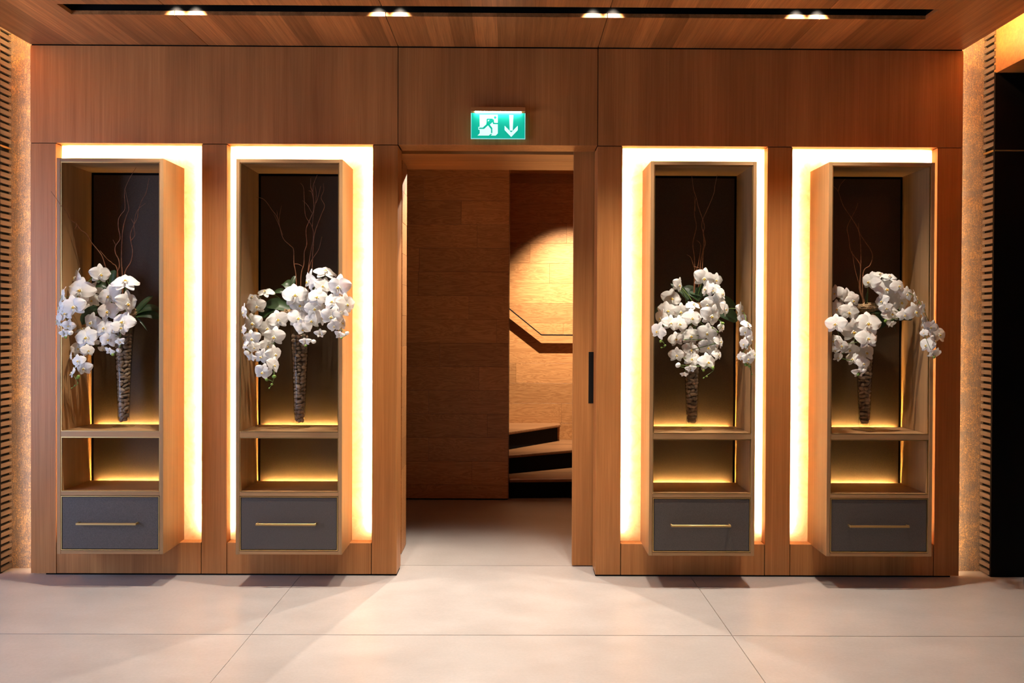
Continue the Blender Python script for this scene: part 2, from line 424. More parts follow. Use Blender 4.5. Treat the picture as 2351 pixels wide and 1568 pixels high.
# corridor and stair
y2 = 7.39; xe = pix(1168, 742, y2).x
cw = box('wall_corridor', -2.2, xe-0.004, y2+0.014, y2+0.12, 0, 3.12, M['black']); tag(cw, 'dark oak plank wall facing the doorway in the corridor', None, None, 'structure')
zoff = pix(1050, 896, y2).z-4*PH
cc = lambda *px: [pix(p, 742, y2).x for p in px]
planks(cw, -2.2, xe, 0.012, 3.12, y2, 0.0135, 'Y', zoff, {0: cc(1085), 1: cc(985), 2: cc(1120), 3: cc(985), 4: cc(1100), 5: cc(1010), 6: cc(1140), 7: cc(1076), 8: cc(960), 9: cc(962), 10: cc(1095), 11: cc(1058), 12: cc(972)})
box('end_board', xe, xe+0.006, y2, y2+0.12, 0.012, 3.12, M['tread'], cw)
y3 = 8.75
bw = box('wall_stair', -2.2, 1.6, y3+0.014, y3+0.1, 0, 3.14, M['black']); tag(bw, 'spot-lit oak plank wall behind the winding stair', None, None, 'structure')
zoff3 = pix(1240, 834, y3).z-6*PH
c3 = lambda *px: [pix(p, 742, y3).x for p in px]
planks(bw, -2.2, 1.6, 0.0, 3.14, y3, 0.0135, 'Y', zoff3, {0: c3(1100), 1: c3(1265), 2: c3(1180), 3: c3(1290), 4: c3(1140), 5: c3(1185), 6: c3(1330), 7: c3(1293), 8: c3(1140), 9: c3(1350), 10: c3(1261), 11: c3(1216), 12: c3(1300)})
tag(box('wall_corridor_right', 1.28, 1.36, 5.62, 8.86, 0, 3.14, M['oak']), 'side wall of the corridor beyond the sliding door', None, None, 'structure')
tag(box('wall_corridor_left', -2.3, -2.2, 5.62, 8.86, 0, 3.14, M['oak']), 'left end wall of the corridor', None, None, 'structure')
tag(box('ceiling_corridor', -2.3, 1.36, 5.62, 8.86, 3.14, 3.2, M['panel_h']), 'dark corridor ceiling beyond the doorway', None, None, 'structure')

st = thing('staircase', (0.35, 7.6, 0), 'winding stair with wooden treads and black risers seen through the doorway', 'staircase')
def prism(poly, z0, z1):
    n = len(poly)
    V = [(x, y, z0) for x, y in poly]+[(x, y, z1) for x, y in poly]
    Fc = [tuple(range(n))[::-1], tuple(range(n, 2*n))]+[(i, (i+1) % n, n+(i+1) % n, n+i) for i in range(n)]
    return V, Fc
def prism_obj(name, poly, z0, z1, mat, parent, bevel=0.0):
    V, Fc = prism(poly, z0, z1); org = Vector((*poly[0], z0))
    m = mesh(name, [Vector(v)-org for v in V], Fc, mat)
    if bevel:
        bm = bmesh.new(); bm.from_mesh(m); bmesh.ops.bevel(bm, geom=bm.edges[:], offset=bevel, segments=2, affect='EDGES', profile=0.6); bm.to_mesh(m); bm.free()
    return obj(name, m, org, parent)
RH = 0.175
noses = [((-0.30, 7.43), (1.27, 7.52)), ((-0.30, 7.57), (1.27, 8.36)), ((-0.30, 7.72), (0.508, 8.72))]
x3 = pix(1285, 967, 8.6).x
for k, ((xa, ya), (xb, yb)) in enumerate(noses):
    zt = RH*(k+1)
    if k == 2:
        # third nosing: from its left end to its right end near the plank wall
        pa, pb = pix(1168, 990, 8.0), pix(1287, 967, 8.62)
        sl = (pb.y-pa.y)/(pb.x-pa.x); xa, ya = -0.30, pa.y+sl*(-0.30-pa.x); xb, yb = pb.x, pb.y
        poly = [(xa, ya), (xb, yb), (xb, 8.748), (xa, 8.748)]; rp = [(xa, ya+0.03), (xb-0.03, yb+0.02), (xb-0.03, 8.748), (xa, 8.748)]
    elif k == 1:
        pa, pb = pix(1168, 1044, 7.69), pix(1316, 1031, 8.05)
        sl = (pb.y-pa.y)/(pb.x-pa.x); ya = pa.y+sl*(xa-pa.x); yb = min(8.72, pa.y+sl*(xb-pa.x))
        poly = [(xa, ya), (xb, pa.y+sl*(xb-pa.x) if pa.y+sl*(xb-pa.x) < 8.7 else 8.7), (xb, 8.748), (xa, 8.748)]
        rp = [(x, min(8.74, y+0.025)) for x, y in poly[:2]]+poly[2:]
    else:
        xq = xe+0.010
        poly = [(xq, ya), (xb, yb), (xb, 8.748), (xa, 8.748), (xa, y2+0.13), (xq, y2+0.13)]
        rp = [(xq, ya+0.025), (xb, yb+0.025)]+poly[2:]
    prism_obj('tread', poly, zt-0.028, zt, M['tread'], st, 0.008)
    prism_obj('riser', rp, RH*k+(0.002 if k == 0 else 0.001), zt-0.0285, M['riser'], st)
# wall handrail
hr = thing('handrail', pix(1240, 779, 8.72), 'slim oak wall handrail with black top edge above the stair', 'handrail')
ctr = [(1080, 650), (1160, 712), (1243, 778), (1420, 779)]
def rail(name, off0, off1, ya, yb, mat):
    V, Fc = [], []
    org = wloc(hr)
    for i, (px, py) in enumerate(ctr):
        p = pix(px, py, 8.70)
        for (y, dz) in ((ya, off0), (yb, off0), (yb, off1), (ya, off1)):
            s = 1.22 if i < 2 else 1.05 if i == 2 else 1.0
            V.append(Vector((p.x, y, p.z+dz*s))-org)
    n = len(ctr)
    for i in range(n-1):
        for k in range(4):
            k2 = (k+1) % 4; Fc.append((i*4+k, i*4+k2, (i+1)*4+k2, (i+1)*4+k))
    Fc += [(3, 2, 1, 0), tuple((n-1)*4+k for k in range(4))]
    return obj(name, mesh(name, V, Fc, mat), org, hr)
rail('rail_body', -0.042, 0.036, 8.700, 8.749, M['oak'])
rail('rail_cap', 0.0365, 0.046, 8.698, 8.749, M['darkmetal'])

# ------------------------------------------------------------------ side walls: wallpaper, slats, black panels, cove
AY = 5.295
XR, XL = pix(2253, 742, AY).x, pix(27, 742, AY).x
for side, x0, x1 in (('left', XL-0.3, LE[0]+EO-0.001), ('right', RE[0]-EO+0.001, XR+0.3)):
    tag(box('wall_alcove_'+side, x0, x1, AY, AY+0.015, 0, 3.62, M['paper']), 'copper-flecked wallpaper glowing beside the %s end of the panelling' % side, None, None, 'structure')
FY = 5.18
def slat_wall(side, xf, sgn):
    x0, x1 = sorted((xf+sgn*0.017, xf+sgn*1.3))
    wl = box('wall_'+side, x0, x1, FY+0.02, AY-0.001, 0, 3.62, M['black'])
    tag(wl, '%s return wall of narrow horizontal oak slats over black' % side, None, None, 'structure')
    sm = None; z = 0.008; k = 0
    while z < 3.58:
        a, b = sorted((xf, xf+sgn*0.016))
        if sm is None: sm = boxes_mesh('slat', [(a-xf, b-xf, FY-FY, AY-FY-0.002, 0, 0.027)], M['slat'], (0, 0, 0))
        brassy = abs(z+0.014-2.655) < 0.0215
        if not brassy: obj('slat', sm, (xf, FY, z), wl)
        else: box('brass_slat', a, b, FY, AY-0.002, z+0.008, z+0.02, M['brass'], wl)
        z += 0.0432
    bl = tag(box('wall_front_'+side, *sorted((xf+sgn*0.002, xf+sgn*1.3)), FY-0.012, FY+0.018, 0, 3.137, M['blackpanel']), 'plain black front panel at the far %s' % side, None, None, 'structure')
    tr = tag(box('trim_%d' % (1 if side == 'left' else 2), *sorted((xf+sgn*0.003, xf+sgn*1.3)), FY-0.014, FY-0.0125, 2.651, 2.659, M['brass']), 'thin brass line across the black %s panel' % side, None, None, 'structure')
    fs = tag(boxes('wall_bulkhead_'+side, [(*sorted((xf+sgn*0.01, xf+sgn*0.05)), 0.6, FY+0.018, 3.137, 3.62), (*sorted((xf+sgn*0.05, xf+sgn*1.3)), 0.6, FY-0.013, 3.137, 3.17)], M['panel_h']), 'lit wooden ceiling bulkhead above the black %s panel' % side, None, None, 'structure')
slat_wall('left', XL, -1); slat_wall('right', XR, 1)

# ------------------------------------------------------------------ ceiling of veneered panels with a dark light slot
s1, s4 = pix(477, 103, WY).x, pix(1813, 110.5, WY).x
SX0, SX1 = pix(165, 33, 4.66).x, pix(2124, 40, 4.66).x
SY0, SY1 = 4.505, 4.655
ce = tag(boxes('ceiling', [(LE[0]+0.02, RE[0]-0.02, 0.6, SY0-0.02, ZC+0.024, ZC+0.05), (LE[0]+0.02, RE[0]-0.02, SY1+0.02, WY+0.1, ZC+0.024, ZC+0.05)], M['black']), 'warm veneered ceiling with a long dark light slot', None, None, 'structure')
edges = [LE[0], s1, LE[5], RE[5], s4, RE[0]]
TH = 0.022
for i in range(5):
    a, b = edges[i]+(G if i else 0), edges[i+1]-(G if i < 4 else 0)
    fb = (a, b, 0.6, SY0, ZC, ZC+TH); bb = (a, b, SY1, WY-0.001, ZC, ZC+TH)
    if i == 0: boxes('ceiling_panel', [fb, bb, (a, SX0, SY0, SY1, ZC, ZC+TH)], M['ceil'], ce)
    elif i == 4: boxes('ceiling_panel', [fb, bb, (SX1, b, SY0, SY1, ZC, ZC+TH)], M['ceil'], ce)
    else:
        boxes('ceiling_panel', [fb], M['ceil'], ce); boxes('ceiling_panel', [bb], M['ceil'], ce)
boxes('light_slot', [(SX0-0.02, SX1+0.02, SY0-0.02, SY0-0.002, ZC+TH, ZC+0.2), (SX0-0.02, SX1+0.02, SY1+0.002, SY1+0.02, ZC+TH, ZC+0.2),
                     (SX0-0.02, SX1+0.02, SY0-0.02, SY1+0.02, ZC+0.2, ZC+0.215), (SX0-0.02, SX0-0.002, SY0, SY1, ZC+TH, ZC+0.2), (SX1+0.002, SX1+0.02, SY0, SY1, ZC+TH, ZC+0.2)], M['black'], ce)
tag(box('ceiling_upper', -4.6, 4.4, 0.6, 5.34, 3.62, 3.68, M['panel_h']), 'upper ceiling above the coves', None, None, 'structure')

# spotlights in the slot
SPX = [(398, 443, 'the far left pair'), (867, 916, 'the pair left of the doorway'), (1363, 1410, 'the pair right of the doorway'), (1834, 1883, 'the far right pair')]
LY = SY1-0.040
def spotlight(x, y, z, label, power, size, tx, ty, tz, group):
    s = thing('spotlight', (x, y, z), label, 'spotlight', group)
    V, Fc = lathe_data([(0.0135, 0.010), (0.0165, 0.0), (0.0185, 0.0), (0.0185, 0.075), (0.015, 0.085), (0.004, 0.085)], 16)
    obj('housing', mesh('housing', V, Fc, M['darkmetal'], True), (x, y, z), s)
    V, Fc = lathe_data([(0.0005, 0.012), (0.013, 0.012), (0.013, 0.010), (0.0005, 0.010)], 12)
    obj('lens', mesh('lens', V, Fc, M['lens']), (x, y, z), s)
    spot('lamp', (x, y, z-0.004), (tx, ty, tz), power, size, 1.0, 0.013, WARM, s)
for a, b, where in SPX:
    for px, sd in ((a, 'left'), (b, 'right')):
        x = pix(px, 36, LY).x
        spotlight(x, LY, ZC+0.092, '%s black spotlight of %s in the ceiling slot' % (sd, where), SPOT_W, 84, x, LY-0.18, 0, 'spotlights in the ceiling slot')
# added fill lights nearer the camera, out of view, for floor and pilasters
for x, nm in ((-1.1, 'left'), (0.75, 'right')):
    d = thing('added_fill_light', (x, 2.6, ZC-0.004), '%s added unseen fill light at the ceiling over the foyer floor' % nm, 'downlight', 'added fill lights over the foyer')
    V, Fc = lathe_data([(0.03, 0.003), (0.034, 0.0), (0.045, 0.0), (0.045, 0.0038), (0.03, 0.0038)], 20)
    obj('ring', mesh('ring', V, Fc, M['darkmetal'], True), (x, 2.6, ZC-0.004), d)
    spot('lamp', (x, 2.6, ZC-0.006), (x*0.96, 3.2, 0), FRONT_FILL_W, 120, 1.0, 0.03, (1.0, 0.86, 0.72), d)
# corridor and stair lamps, out of view, assumed from the light they cast
cl = thing('corridor_spotlight', (-0.38, 6.62, 3.02), 'spotlight in the corridor ceiling shining out through the doorway', 'spotlight')
V, Fc = lathe_data([(0.02, 0.0), (0.03, 0.0), (0.03, 0.08), (0.002, 0.08)], 16); obj('housing', mesh('housing', V, Fc, M['darkmetal'], True), (-0.38, 6.62, 3.02), cl)
spot('lamp', (-0.38, 6.62, 2.98), (-0.62, 3.9, 0.0), CORR_W, 78, 0.8, 0.015, WARM, cl)
jl = thing('corridor_downlight', (0.30, 6.4, 3.06), 'downlight in the corridor ceiling grazing the plank jamb', 'downlight')
V, Fc = lathe_data([(0.02, 0.0), (0.03, 0.0), (0.03, 0.08), (0.002, 0.08)], 16); obj('housing', mesh('housing', V, Fc, M['darkmetal'], True), (0.30, 6.4, 3.06), jl)
spot('lamp', (0.30, 6.4, 3.03), (-0.78, 5.74, 1.7), JAMB_W, 58, 0.7, 0.02, WARM, jl)
sl = thing('stair_spotlight', (0.60, 7.92, 3.06), 'spotlight in the ceiling washing the plank wall above the stair', 'spotlight')
V, Fc = lathe_data([(0.02, 0.0), (0.03, 0.0), (0.03, 0.08), (0.002, 0.08)], 16); obj('housing', mesh('housing', V, Fc, M['darkmetal'], True), (0.60, 7.92, 3.06), sl)
spot('lamp', (0.60, 7.92, 3.04), (0.58, 8.75, 1.3), STAIR_W, 72, 1.0, 0.03, WARM, sl)

# hidden light lines along the coves, lying on the outer edges of the ceiling panels
for x, sg in ((LE[0], 1), (RE[0], -1)):
    a, b = sorted((x+sg*0.03, x+sg*0.045))
    box('light_line', a, b, 0.7, 5.1, ZC+0.051, ZC+0.06, M['led_cove'], ce)

# ------------------------------------------------------------------ exit sign
SG = 14.248
def sp_(cx, cy, Y): return pix(1060+cx/SG, 235+cy/SG, Y)
SY = 5.13
a, b = sp_(318, 345, SY), sp_(2062, 1185, SY)
es = thing('exit_sign', ((a.x+b.x)/2, WY, b.z), 'green emergency exit sign with running figure and down arrow above the doorway', 'exit sign')
M['sgreen'] = emit('sign_green', (0.0, 0.42, 0.29), 0.75); M['swhite'] = emit('sign_white', (0.72, 1.0, 0.96), 0.75); M['sedge'] = emit('sign_edge', (0.35, 0.85, 0.85), 0.6)
M['sled'] = emit('sign_led', (0.85, 1.0, 0.95), 22.0)
box('plate', a.x, b.x, SY, SY+0.006, b.z, a.z, M['sgreen'], es)
e = 0.0032
boxes('plate_edge', [(a.x-e, a.x, SY-0.001, SY+0.007, b.z, a.z), (b.x, b.x+e, SY-0.001, SY+0.007, b.z, a.z), (a.x-e, b.x+e, SY-0.001, SY+0.007, b.z-e, b.z)], M['sedge'], es)
h0 = sp_(1200, 180, SY).z
boxes('housing', [(a.x-e, b.x+e, SY-0.022, WY, a.z+0.006, h0), (a.x, b.x, SY+0.008, WY, a.z-0.02, a.z+0.006)], M['panel_h'], es, 0.001)
box('light_bar', a.x+0.022, b.x-0.022, SY-0.018, SY-0.003, a.z+0.001, a.z+0.0058, M['sled'], es)
def flat(name, polys, lay, mat):
    V, Fc = [], []
    y0, y1 = SY-0.0006*lay, SY-0.0006*lay+0.0005
    for poly in polys:
        n = len(poly); k = len(V)
        for y in (y0, y1): V += [Vector((q.x, y, q.z)) for q in (sp_(cx, cy, SY) for cx, cy in poly)]
        Fc += [tuple(range(k, k+n)), tuple(range(k+n, k+2*n))[::-1]]+[(k+i, k+(i+1) % n, k+n+(i+1) % n, k+n+i) for i in range(n)]
    org = Vector(((a.x+b.x)/2, SY, (a.z+b.z)/2))
    return obj(name, mesh(name, [v-org for v in V], Fc, mat), org, es)
def stroke(p, q, wd):
    dx, dy = q[0]-p[0], q[1]-p[1]; L = math.hypot(dx, dy); nx, ny = -dy/L*wd/2, dx/L*wd/2; ex, ey = dx/L*wd*0.2, dy/L*wd*0.2
    return [(p[0]+nx-ex, p[1]+ny-ey), (q[0]+nx+ex, q[1]+ny+ey), (q[0]-nx+ex, q[1]-ny+ey), (p[0]-nx-ex, p[1]-ny-ey)]
def disc(cx, cy, r): return [(cx+r*math.cos(2*PI*k/20), cy+r*math.sin(2*PI*k/20)) for k in range(20)]
flat('door_symbol', [[(585, 405), (1180, 405), (1180, 1015), (1110, 1085), (520, 1085), (592, 1015)]], 1, M['swhite'])
flat('figure_outline', [stroke((700, 850), (565, 850), 92)], 2, M['swhite'])
flat('running_figure', [disc(1095, 495, 42), stroke((985, 590), (855, 715), 118), stroke((835, 700), (835, 565), 42), stroke((830, 553), (1010, 553), 40),
     stroke((1030, 565), (1040, 690), 46), stroke((1040, 692), (1183, 695), 44), stroke((855, 715), (712, 848), 66), stroke((712, 850), (575, 850), 46),
     stroke((880, 730), (980, 860), 60), stroke((980, 850), (980, 1000), 46), [(945, 1030), (995, 1045), (955, 1088), (885, 1088)]], 3, M['sgreen'])
flat('arrow', [[(1555, 415), (1690, 415), (1668, 925), (1572, 925)], [(1405, 765), (1620, 985), (1620, 1132), (1405, 905)], [(1835, 765), (1835, 905), (1620, 1132), (1620, 985)]], 1, M['swhite'])

# ------------------------------------------------------------------ backlit onyx and cabinets
CY0, CY1 = 4.92, 5.29; CWD = 0.6265; CZ0, CZ1 = 0.196, 2.530
NAMES = ['far left', 'second from the left', 'third from the left', 'far right']
SH1, SH2 = 0.922, 0.566
VPX = [284, 688, 1588, 1984]
def slab(name, x0, x1, z0, z1, parent):
    o = box(name, x0, x1, NY, NY+0.006, z0, z1, [M['onyx'], M['onyx_back']], parent)
    for p in o.data.polygons:
        p.material_index = 0 if p.normal.y < -0.9 else 1
    return o
for i, (na, nb) in enumerate(NICHE):
    nm = NAMES[i]; cx = (na+nb)/2; c0, c1 = cx-CWD/2, cx+CWD/2
    on = thing('onyx_light_panel', (cx, NY, ZP), 'glowing backlit onyx surround behind the %s cabinet' % nm, 'light panel', 'backlit onyx surrounds')
    slab('onyx_slab', na, c0-0.001, ZP, ZL-G, on); slab('onyx_slab', c1+0.001, nb, ZP, ZL-G, on); slab('onyx_slab', c0-0.001, c1+0.001, CZ1+0.001, ZL-G, on)
    ly = NY+0.016
    box('led_strip', na+0.007, na+0.014, ly, ly+0.006, ZP+0.07, ZL-0.03, M['led'], on)
    box('led_strip', nb-0.014, nb-0.007, ly, ly+0.006, ZP+0.07, ZL-0.03, M['led'], on)
    box('led_strip', na+0.02, nb-0.02, ly, ly+0.006, ZL-0.030, ZL-0.023, M['led'], on)
    # cabinet
    cb = thing('display_cabinet', (cx, (CY0+CY1)/2, CZ0), 'tall open wooden display cabinet with a drawer, %s of the four' % nm, 'cabinet', 'wall-hung display cabinets')
    TS = 0.021
    box('side_panel', c0, c0+TS, CY0, CY1, CZ0, CZ1, M['cab'], cb, 0.001); box('side_panel', c1-TS, c1, CY0, CY1, CZ0, CZ1, M['cab'], cb, 0.001)
    box('top_panel', c0+TS, c1-TS, CY0+0.001, CY1, CZ1-TS, CZ1-0.0005, M['cab_h'], cb, 0.001)
    box('bottom_panel', c0+TS, c1-TS, CY0+0.001, CY1, CZ0+0.0005, CZ0+0.020, M['cab_h'], cb, 0.001)
    IY = 5.262
    box('shelf', c0+TS, c1-TS, CY0+0.002, IY+0.006, SH1-0.033, SH1, M['cab_h'], cb, 0.001)
    box('shelf', c0+TS, c1-TS, CY0+0.002, IY+0.006, SH2-0.024, SH2, M['cab_h'], cb, 0.001)
    box('carcass_back', c0, c1, CY1, CY1+0.018, CZ0, CZ1, M['black'], cb)
    box('back_panel', c0+TS+0.016, c1-TS-0.016, IY+0.016, IY+0.024, SH1-0.018, CZ1-TS-0.016, M['bronze'], cb)
    box('back_panel', c0+TS+0.016, c1-TS-0.016, IY+0.016, IY+0.024, SH2-0.018, SH1-0.045, M['bronze'], cb)
    for z in (SH1, SH2):
        box('shelf_light', c0+TS+0.045, c1-TS-0.045, IY+0.0062, IY+0.0088, z-0.022, z-0.0190, M['led_shelf'], cb)
        box('added_light_stop', c0+TS, c1-TS, IY+0.0062, IY+0.0155, z-0.0235, z-0.0222, M['black'], cb)  # added strip, stops the shelf light from shining downwards
    # brass beads round the openings
    bd = 0.0055; x0, x1 = c0+TS, c1-TS
    for (za, zb) in ((SH1, CZ1-TS), (SH2, SH1-0.033)):
        boxes('brass_bead', [(x0, x0+bd, CY0+0.004, CY0+0.012, za, zb), (x1-bd, x1, CY0+0.004, CY0+0.012, za, zb), (x0+bd, x1-bd, CY0+0.004, CY0+0.012, zb-bd, zb), (x0+bd, x1-bd, CY0+0.0015, CY0+0.010, za, za+0.003)], M['brass'], cb)
    dz0, dz1 = CZ0+0.0225, SH2-0.0265
    dr = box('drawer', x0+0.010, x1-0.010, CY0+0.003, CY0+0.20, dz0+0.008, dz1-0.008, M['leather'], cb, 0.001)
    boxes('brass_frame', [(x0+0.0025, x0+0.0075, CY0+0.0005, CY0+0.02, dz0, dz1), (x1-0.0075, x1-0.0025, CY0+0.0005, CY0+0.02, dz0, dz1),
                          (x0+0.0075, x1-0.0075, CY0+0.0005, CY0+0.02, dz0, dz0+0.005), (x0+0.0075, x1-0.0075, CY0+0.0005, CY0+0.02, dz1-0.005, dz1)], M['brass'], dr)
    hz = (dz0+dz1)/2+0.002; hx = cx-0.010
    boxes('handle', [(hx-0.176, hx+0.176, CY0-0.034, CY0-0.024, hz-0.006, hz+0.006), (hx-0.176, hx-0.168, CY0-0.024, CY0+0.003, hz-0.006, hz+0.006), (hx+0.168, hx+0.176, CY0-0.024, CY0+0.003, hz-0.006, hz+0.006)], M['brass'], dr, 0.001)

# ------------------------------------------------------------------ vases with pebbles
VY = 5.14
prof_o = [(0.062, 0.0), (0.064, 0.004), (0.046, 0.009), (0.029, 0.018), (0.0320, 0.026), (0.0335, 0.05), (0.0385, 0.20), (0.045, 0.36), (0.053, 0.52), (0.062, 0.63), (0.068, 0.665)]
def vase_r(h):
    for (r0, h0), (r1, h1) in zip(prof_o[4:], prof_o[5:]):
        if h <= h1: return r0+(r1-r0)*(h-h0)/(h1-h0)
    return prof_o[-1][0]
pm = []
for v in range(5):
    bm = bmesh.new(); bmesh.ops.create_icosphere(bm, subdivisions=2, radius=1.0)
    rr = random.Random(v)
    ph = [rr.uniform(0, 6) for _ in range(4)]
    for q in bm.verts:
        k = 1+0.10*math.sin(2.1*q.co.x+ph[0])+0.08*math.sin(2.5*q.co.y+ph[1])+0.06*math.sin(3*q.co.z+ph[2]); q.co = q.co*k
    m = bpy.data.meshes.new('pebble'); bm.to_mesh(m); bm.free(); m.materials.append(M['pebble']); m.shade_smooth(); pm.append(m)
VASE = []
ORD = ['lowest'] + ['second', 'third', 'fourth', 'fifth', 'sixth', 'seventh', 'eighth', 'ninth', 'tenth', 'eleventh', 'twelfth', 'thirteenth', 'fourteenth', 'fifteenth', 'sixteenth', 'seventeenth', 'eighteenth', 'nineteenth', 'twentieth']
ORD += ['twenty-first', 'twenty-second', 'twenty-third', 'twenty-fourth', 'twenty-fifth', 'twenty-sixth']
for i in range(4):
    nm = NAMES[i]; b = pix(VPX[i], 979, VY); base = Vector((b.x, VY, SH1+0.0012))
    inner = [(r-0.0015, h) for r, h in prof_o[5:]]
    V, Fc = lathe_data([(0.0005, 0.0)]+prof_o+inner[::-1]+[(0.02, 0.034), (0.0005, 0.033)], 32)
    vs = obj('glass_vase', mesh('glass_vase', V, Fc, M['glass'], True), base)
    tag(vs, 'tall tapering clear glass vase standing in the %s cabinet' % nm, 'vase', 'pebble-filled glass vases')
    VASE.append(base)
    rr = random.Random(50+i); core_bm = bmesh.new()
    h = 0.048; layer = 0; cnt = 0
    while h < 0.565:
        R = vase_r(h)-0.0022
        # three to the front, kept as pebbles of their own; sides and back are the filling
        off = rr.uniform(-0.25, 0.25)
        step = 0.0225+0.0015*rr.random()
        angs = [(-90+a+math.degrees(off)*0.6, True) for a in (-48, 0, 48)]+[(-90+a, False) for a in (96, 140, 180, 220, 264)]
        if h < 0.07: angs = [(-150, True), (-30, True), (-90, True), (90, False)]
        fx = sorted(an for an, fr in angs if fr)
        for an, front in angs:
            a = math.radians(an+rr.uniform(-6, 6)); sx, sy, sz = rr.uniform(0.0135, 0.0235), rr.uniform(0.010, 0.0135), rr.uniform(0.0095, 0.0140)
            rad = R-sy
            if h < 0.07: rad *= 0.8
            p = base+Vector((rad*math.cos(a), rad*math.sin(a), h+rr.uniform(-0.006, 0.006)))
            rot = Matrix.Rotation(a+PI/2, 4, 'Z') @ Matrix.Rotation(rr.uniform(-0.95, 0.95), 4, 'Y')
            # keep the stone inside the glass
            sx = min(sx, 0.6*R)
            if front and cnt < 75:
                o = obj('pebble', pm[rr.randrange(5)], p); o.rotation_euler = rot.to_euler(); o.scale = (sx, sy, sz)
                tag(o, 'brown river pebble in the %s, %s layer up, %s of three' % (('far left glass vase', 'second glass vase from left', 'third glass vase from left', 'far right glass vase')[i], ORD[layer], ('left', 'middle', 'right')[fx.index(an)]), 'pebble', 'pebbles in the %s vase' % nm); cnt += 1
            else:
                bmesh.ops.create_icosphere(core_bm, subdivisions=1, radius=1.0, matrix=Matrix.Translation(p-base) @ rot @ Matrix.Diagonal((sx, sy, sz, 1)))
        cr = max(0.004, R-0.024)
        bmesh.ops.create_icosphere(core_bm, subdivisions=1, radius=1.0, matrix=Matrix.Translation((0, 0, h)) @ Matrix.Diagonal((cr, cr, 0.013, 1)))
        h += step; layer += 1
    m = bpy.data.meshes.new('pebble_filling'); core_bm.to_mesh(m); core_bm.free(); m.materials.append(M['pebble']); m.shade_smooth()
    tag(obj('pebble_filling', m, base), 'brown pebbles packed in the heart of the %s glass vase' % nm, 'pebbles', None, 'stuff')

# ------------------------------------------------------------------ orchids
def petal_mesh(name, length, width, round_, cup, ripple, seed, mat):
    rr = random.Random(seed); NU, NV = 10, 8; V, Fc = [], []
    p1, p2 = rr.uniform(0, 6), rr.uniform(0, 6)
    for a in range(NU+1):
        u = 0.5-0.5*math.cos(PI*a/NU)
        wv = width*0.5*(math.sin(PI*min(1.0, 0.06+0.94*u)**round_)**0.55)
        if a == NU: wv = width*0.02
        for c in range(NV+1):
            s = 2*c/NV-1
            x = s*wv
            z = length*(u - 0.10*s*s*u*(1-u)*2)
            y = -cup*math.sin(PI*u)*0.6 + cup*1.1*u*u + 0.30*cup*s*s*(0.4+u) + ripple*abs(s)**1.5*math.sin(7*u+p1)*0.7 + ripple*0.6*math.sin(3*s+p2)*u + ripple*0.55*u*math.sin(8.5*s+p1)
            V.append((x, y, z))
    for a in range(NU):
        for c in range(NV):
            k = a*(NV+1)+c; Fc.append((k, k+1, k+NV+2, k+NV+1))
    return mesh(name, V, Fc, mat, True)
BROAD = [petal_mesh('petal', 0.52, 0.60, 0.92, 0.05+0.012*k, 0.022+0.004*k, k, M['petal']) for k in range(4)]
SEPAL = [petal_mesh('sepal', 0.50, 0.33, 0.95, 0.04+0.01*k, 0.012, 20+k, M['petal']) for k in range(3)]
HALF = [petal_mesh('petal', 0.48, 0.50, 0.9, 0.22, 0.02, 40+k, M['petal']) for k in range(2)]
# lip: three small lobes with a yellow throat; column: white knob
def blob(parts, mat_list, sub=1):
    bm = bmesh.new(); mi = []
    for (cx, cy, cz, sx, sy, sz, rot, k) in parts:
        n0 = len(bm.faces)
        bmesh.ops.create_icosphere(bm, subdivisions=sub, radius=1.0, matrix=Matrix.Translation((cx, cy, cz)) @ Matrix.Rotation(rot, 4, 'Y') @ Matrix.Diagonal((sx, sy, sz, 1)))
        bm.faces.ensure_lookup_table()
        for f in bm.faces[n0:]: f.material_index = k
    m = bpy.data.meshes.new('lip'); bm.to_mesh(m); bm.free()
    for mm in mat_list: m.materials.append(mm)
    m.shade_smooth(); return m
LIP = blob([(-0.07, -0.09, -0.05, 0.028, 0.03, 0.075, 0.5, 1), (0.07, -0.09, -0.05, 0.028, 0.03, 0.075, -0.5, 1), (0, -0.10, -0.14, 0.045, 0.03, 0.085, 0, 1), (0, -0.115, -0.055, 0.050, 0.036, 0.042, 0, 0), (0, -0.125, -0.20, 0.02, 0.02, 0.05, 0, 1), (-0.035, -0.125, -0.095, 0.02, 0.02, 0.02, 0, 0), (0.035, -0.125, -0.095, 0.02, 0.02, 0.02, 0, 0)], [M['lip'], M['column']])
COL = blob([(0, -0.06, 0.01, 0.038, 0.07, 0.036, 0, 0), (0, 0.02, 0, 0.03, 0.05, 0.03, 0, 0)], [M['column']]); COL.name = 'flower'
BUDW = blob([(0, 0, 0, 0.5, 0.42, 0.42, 0, 0)], [M['petal']], 2); BUDG = blob([(0, 0, 0, 0.5, 0.4, 0.4, 0.5, 0)], [M['bud']], 2)
BUDW.name = BUDG.name = 'bud'

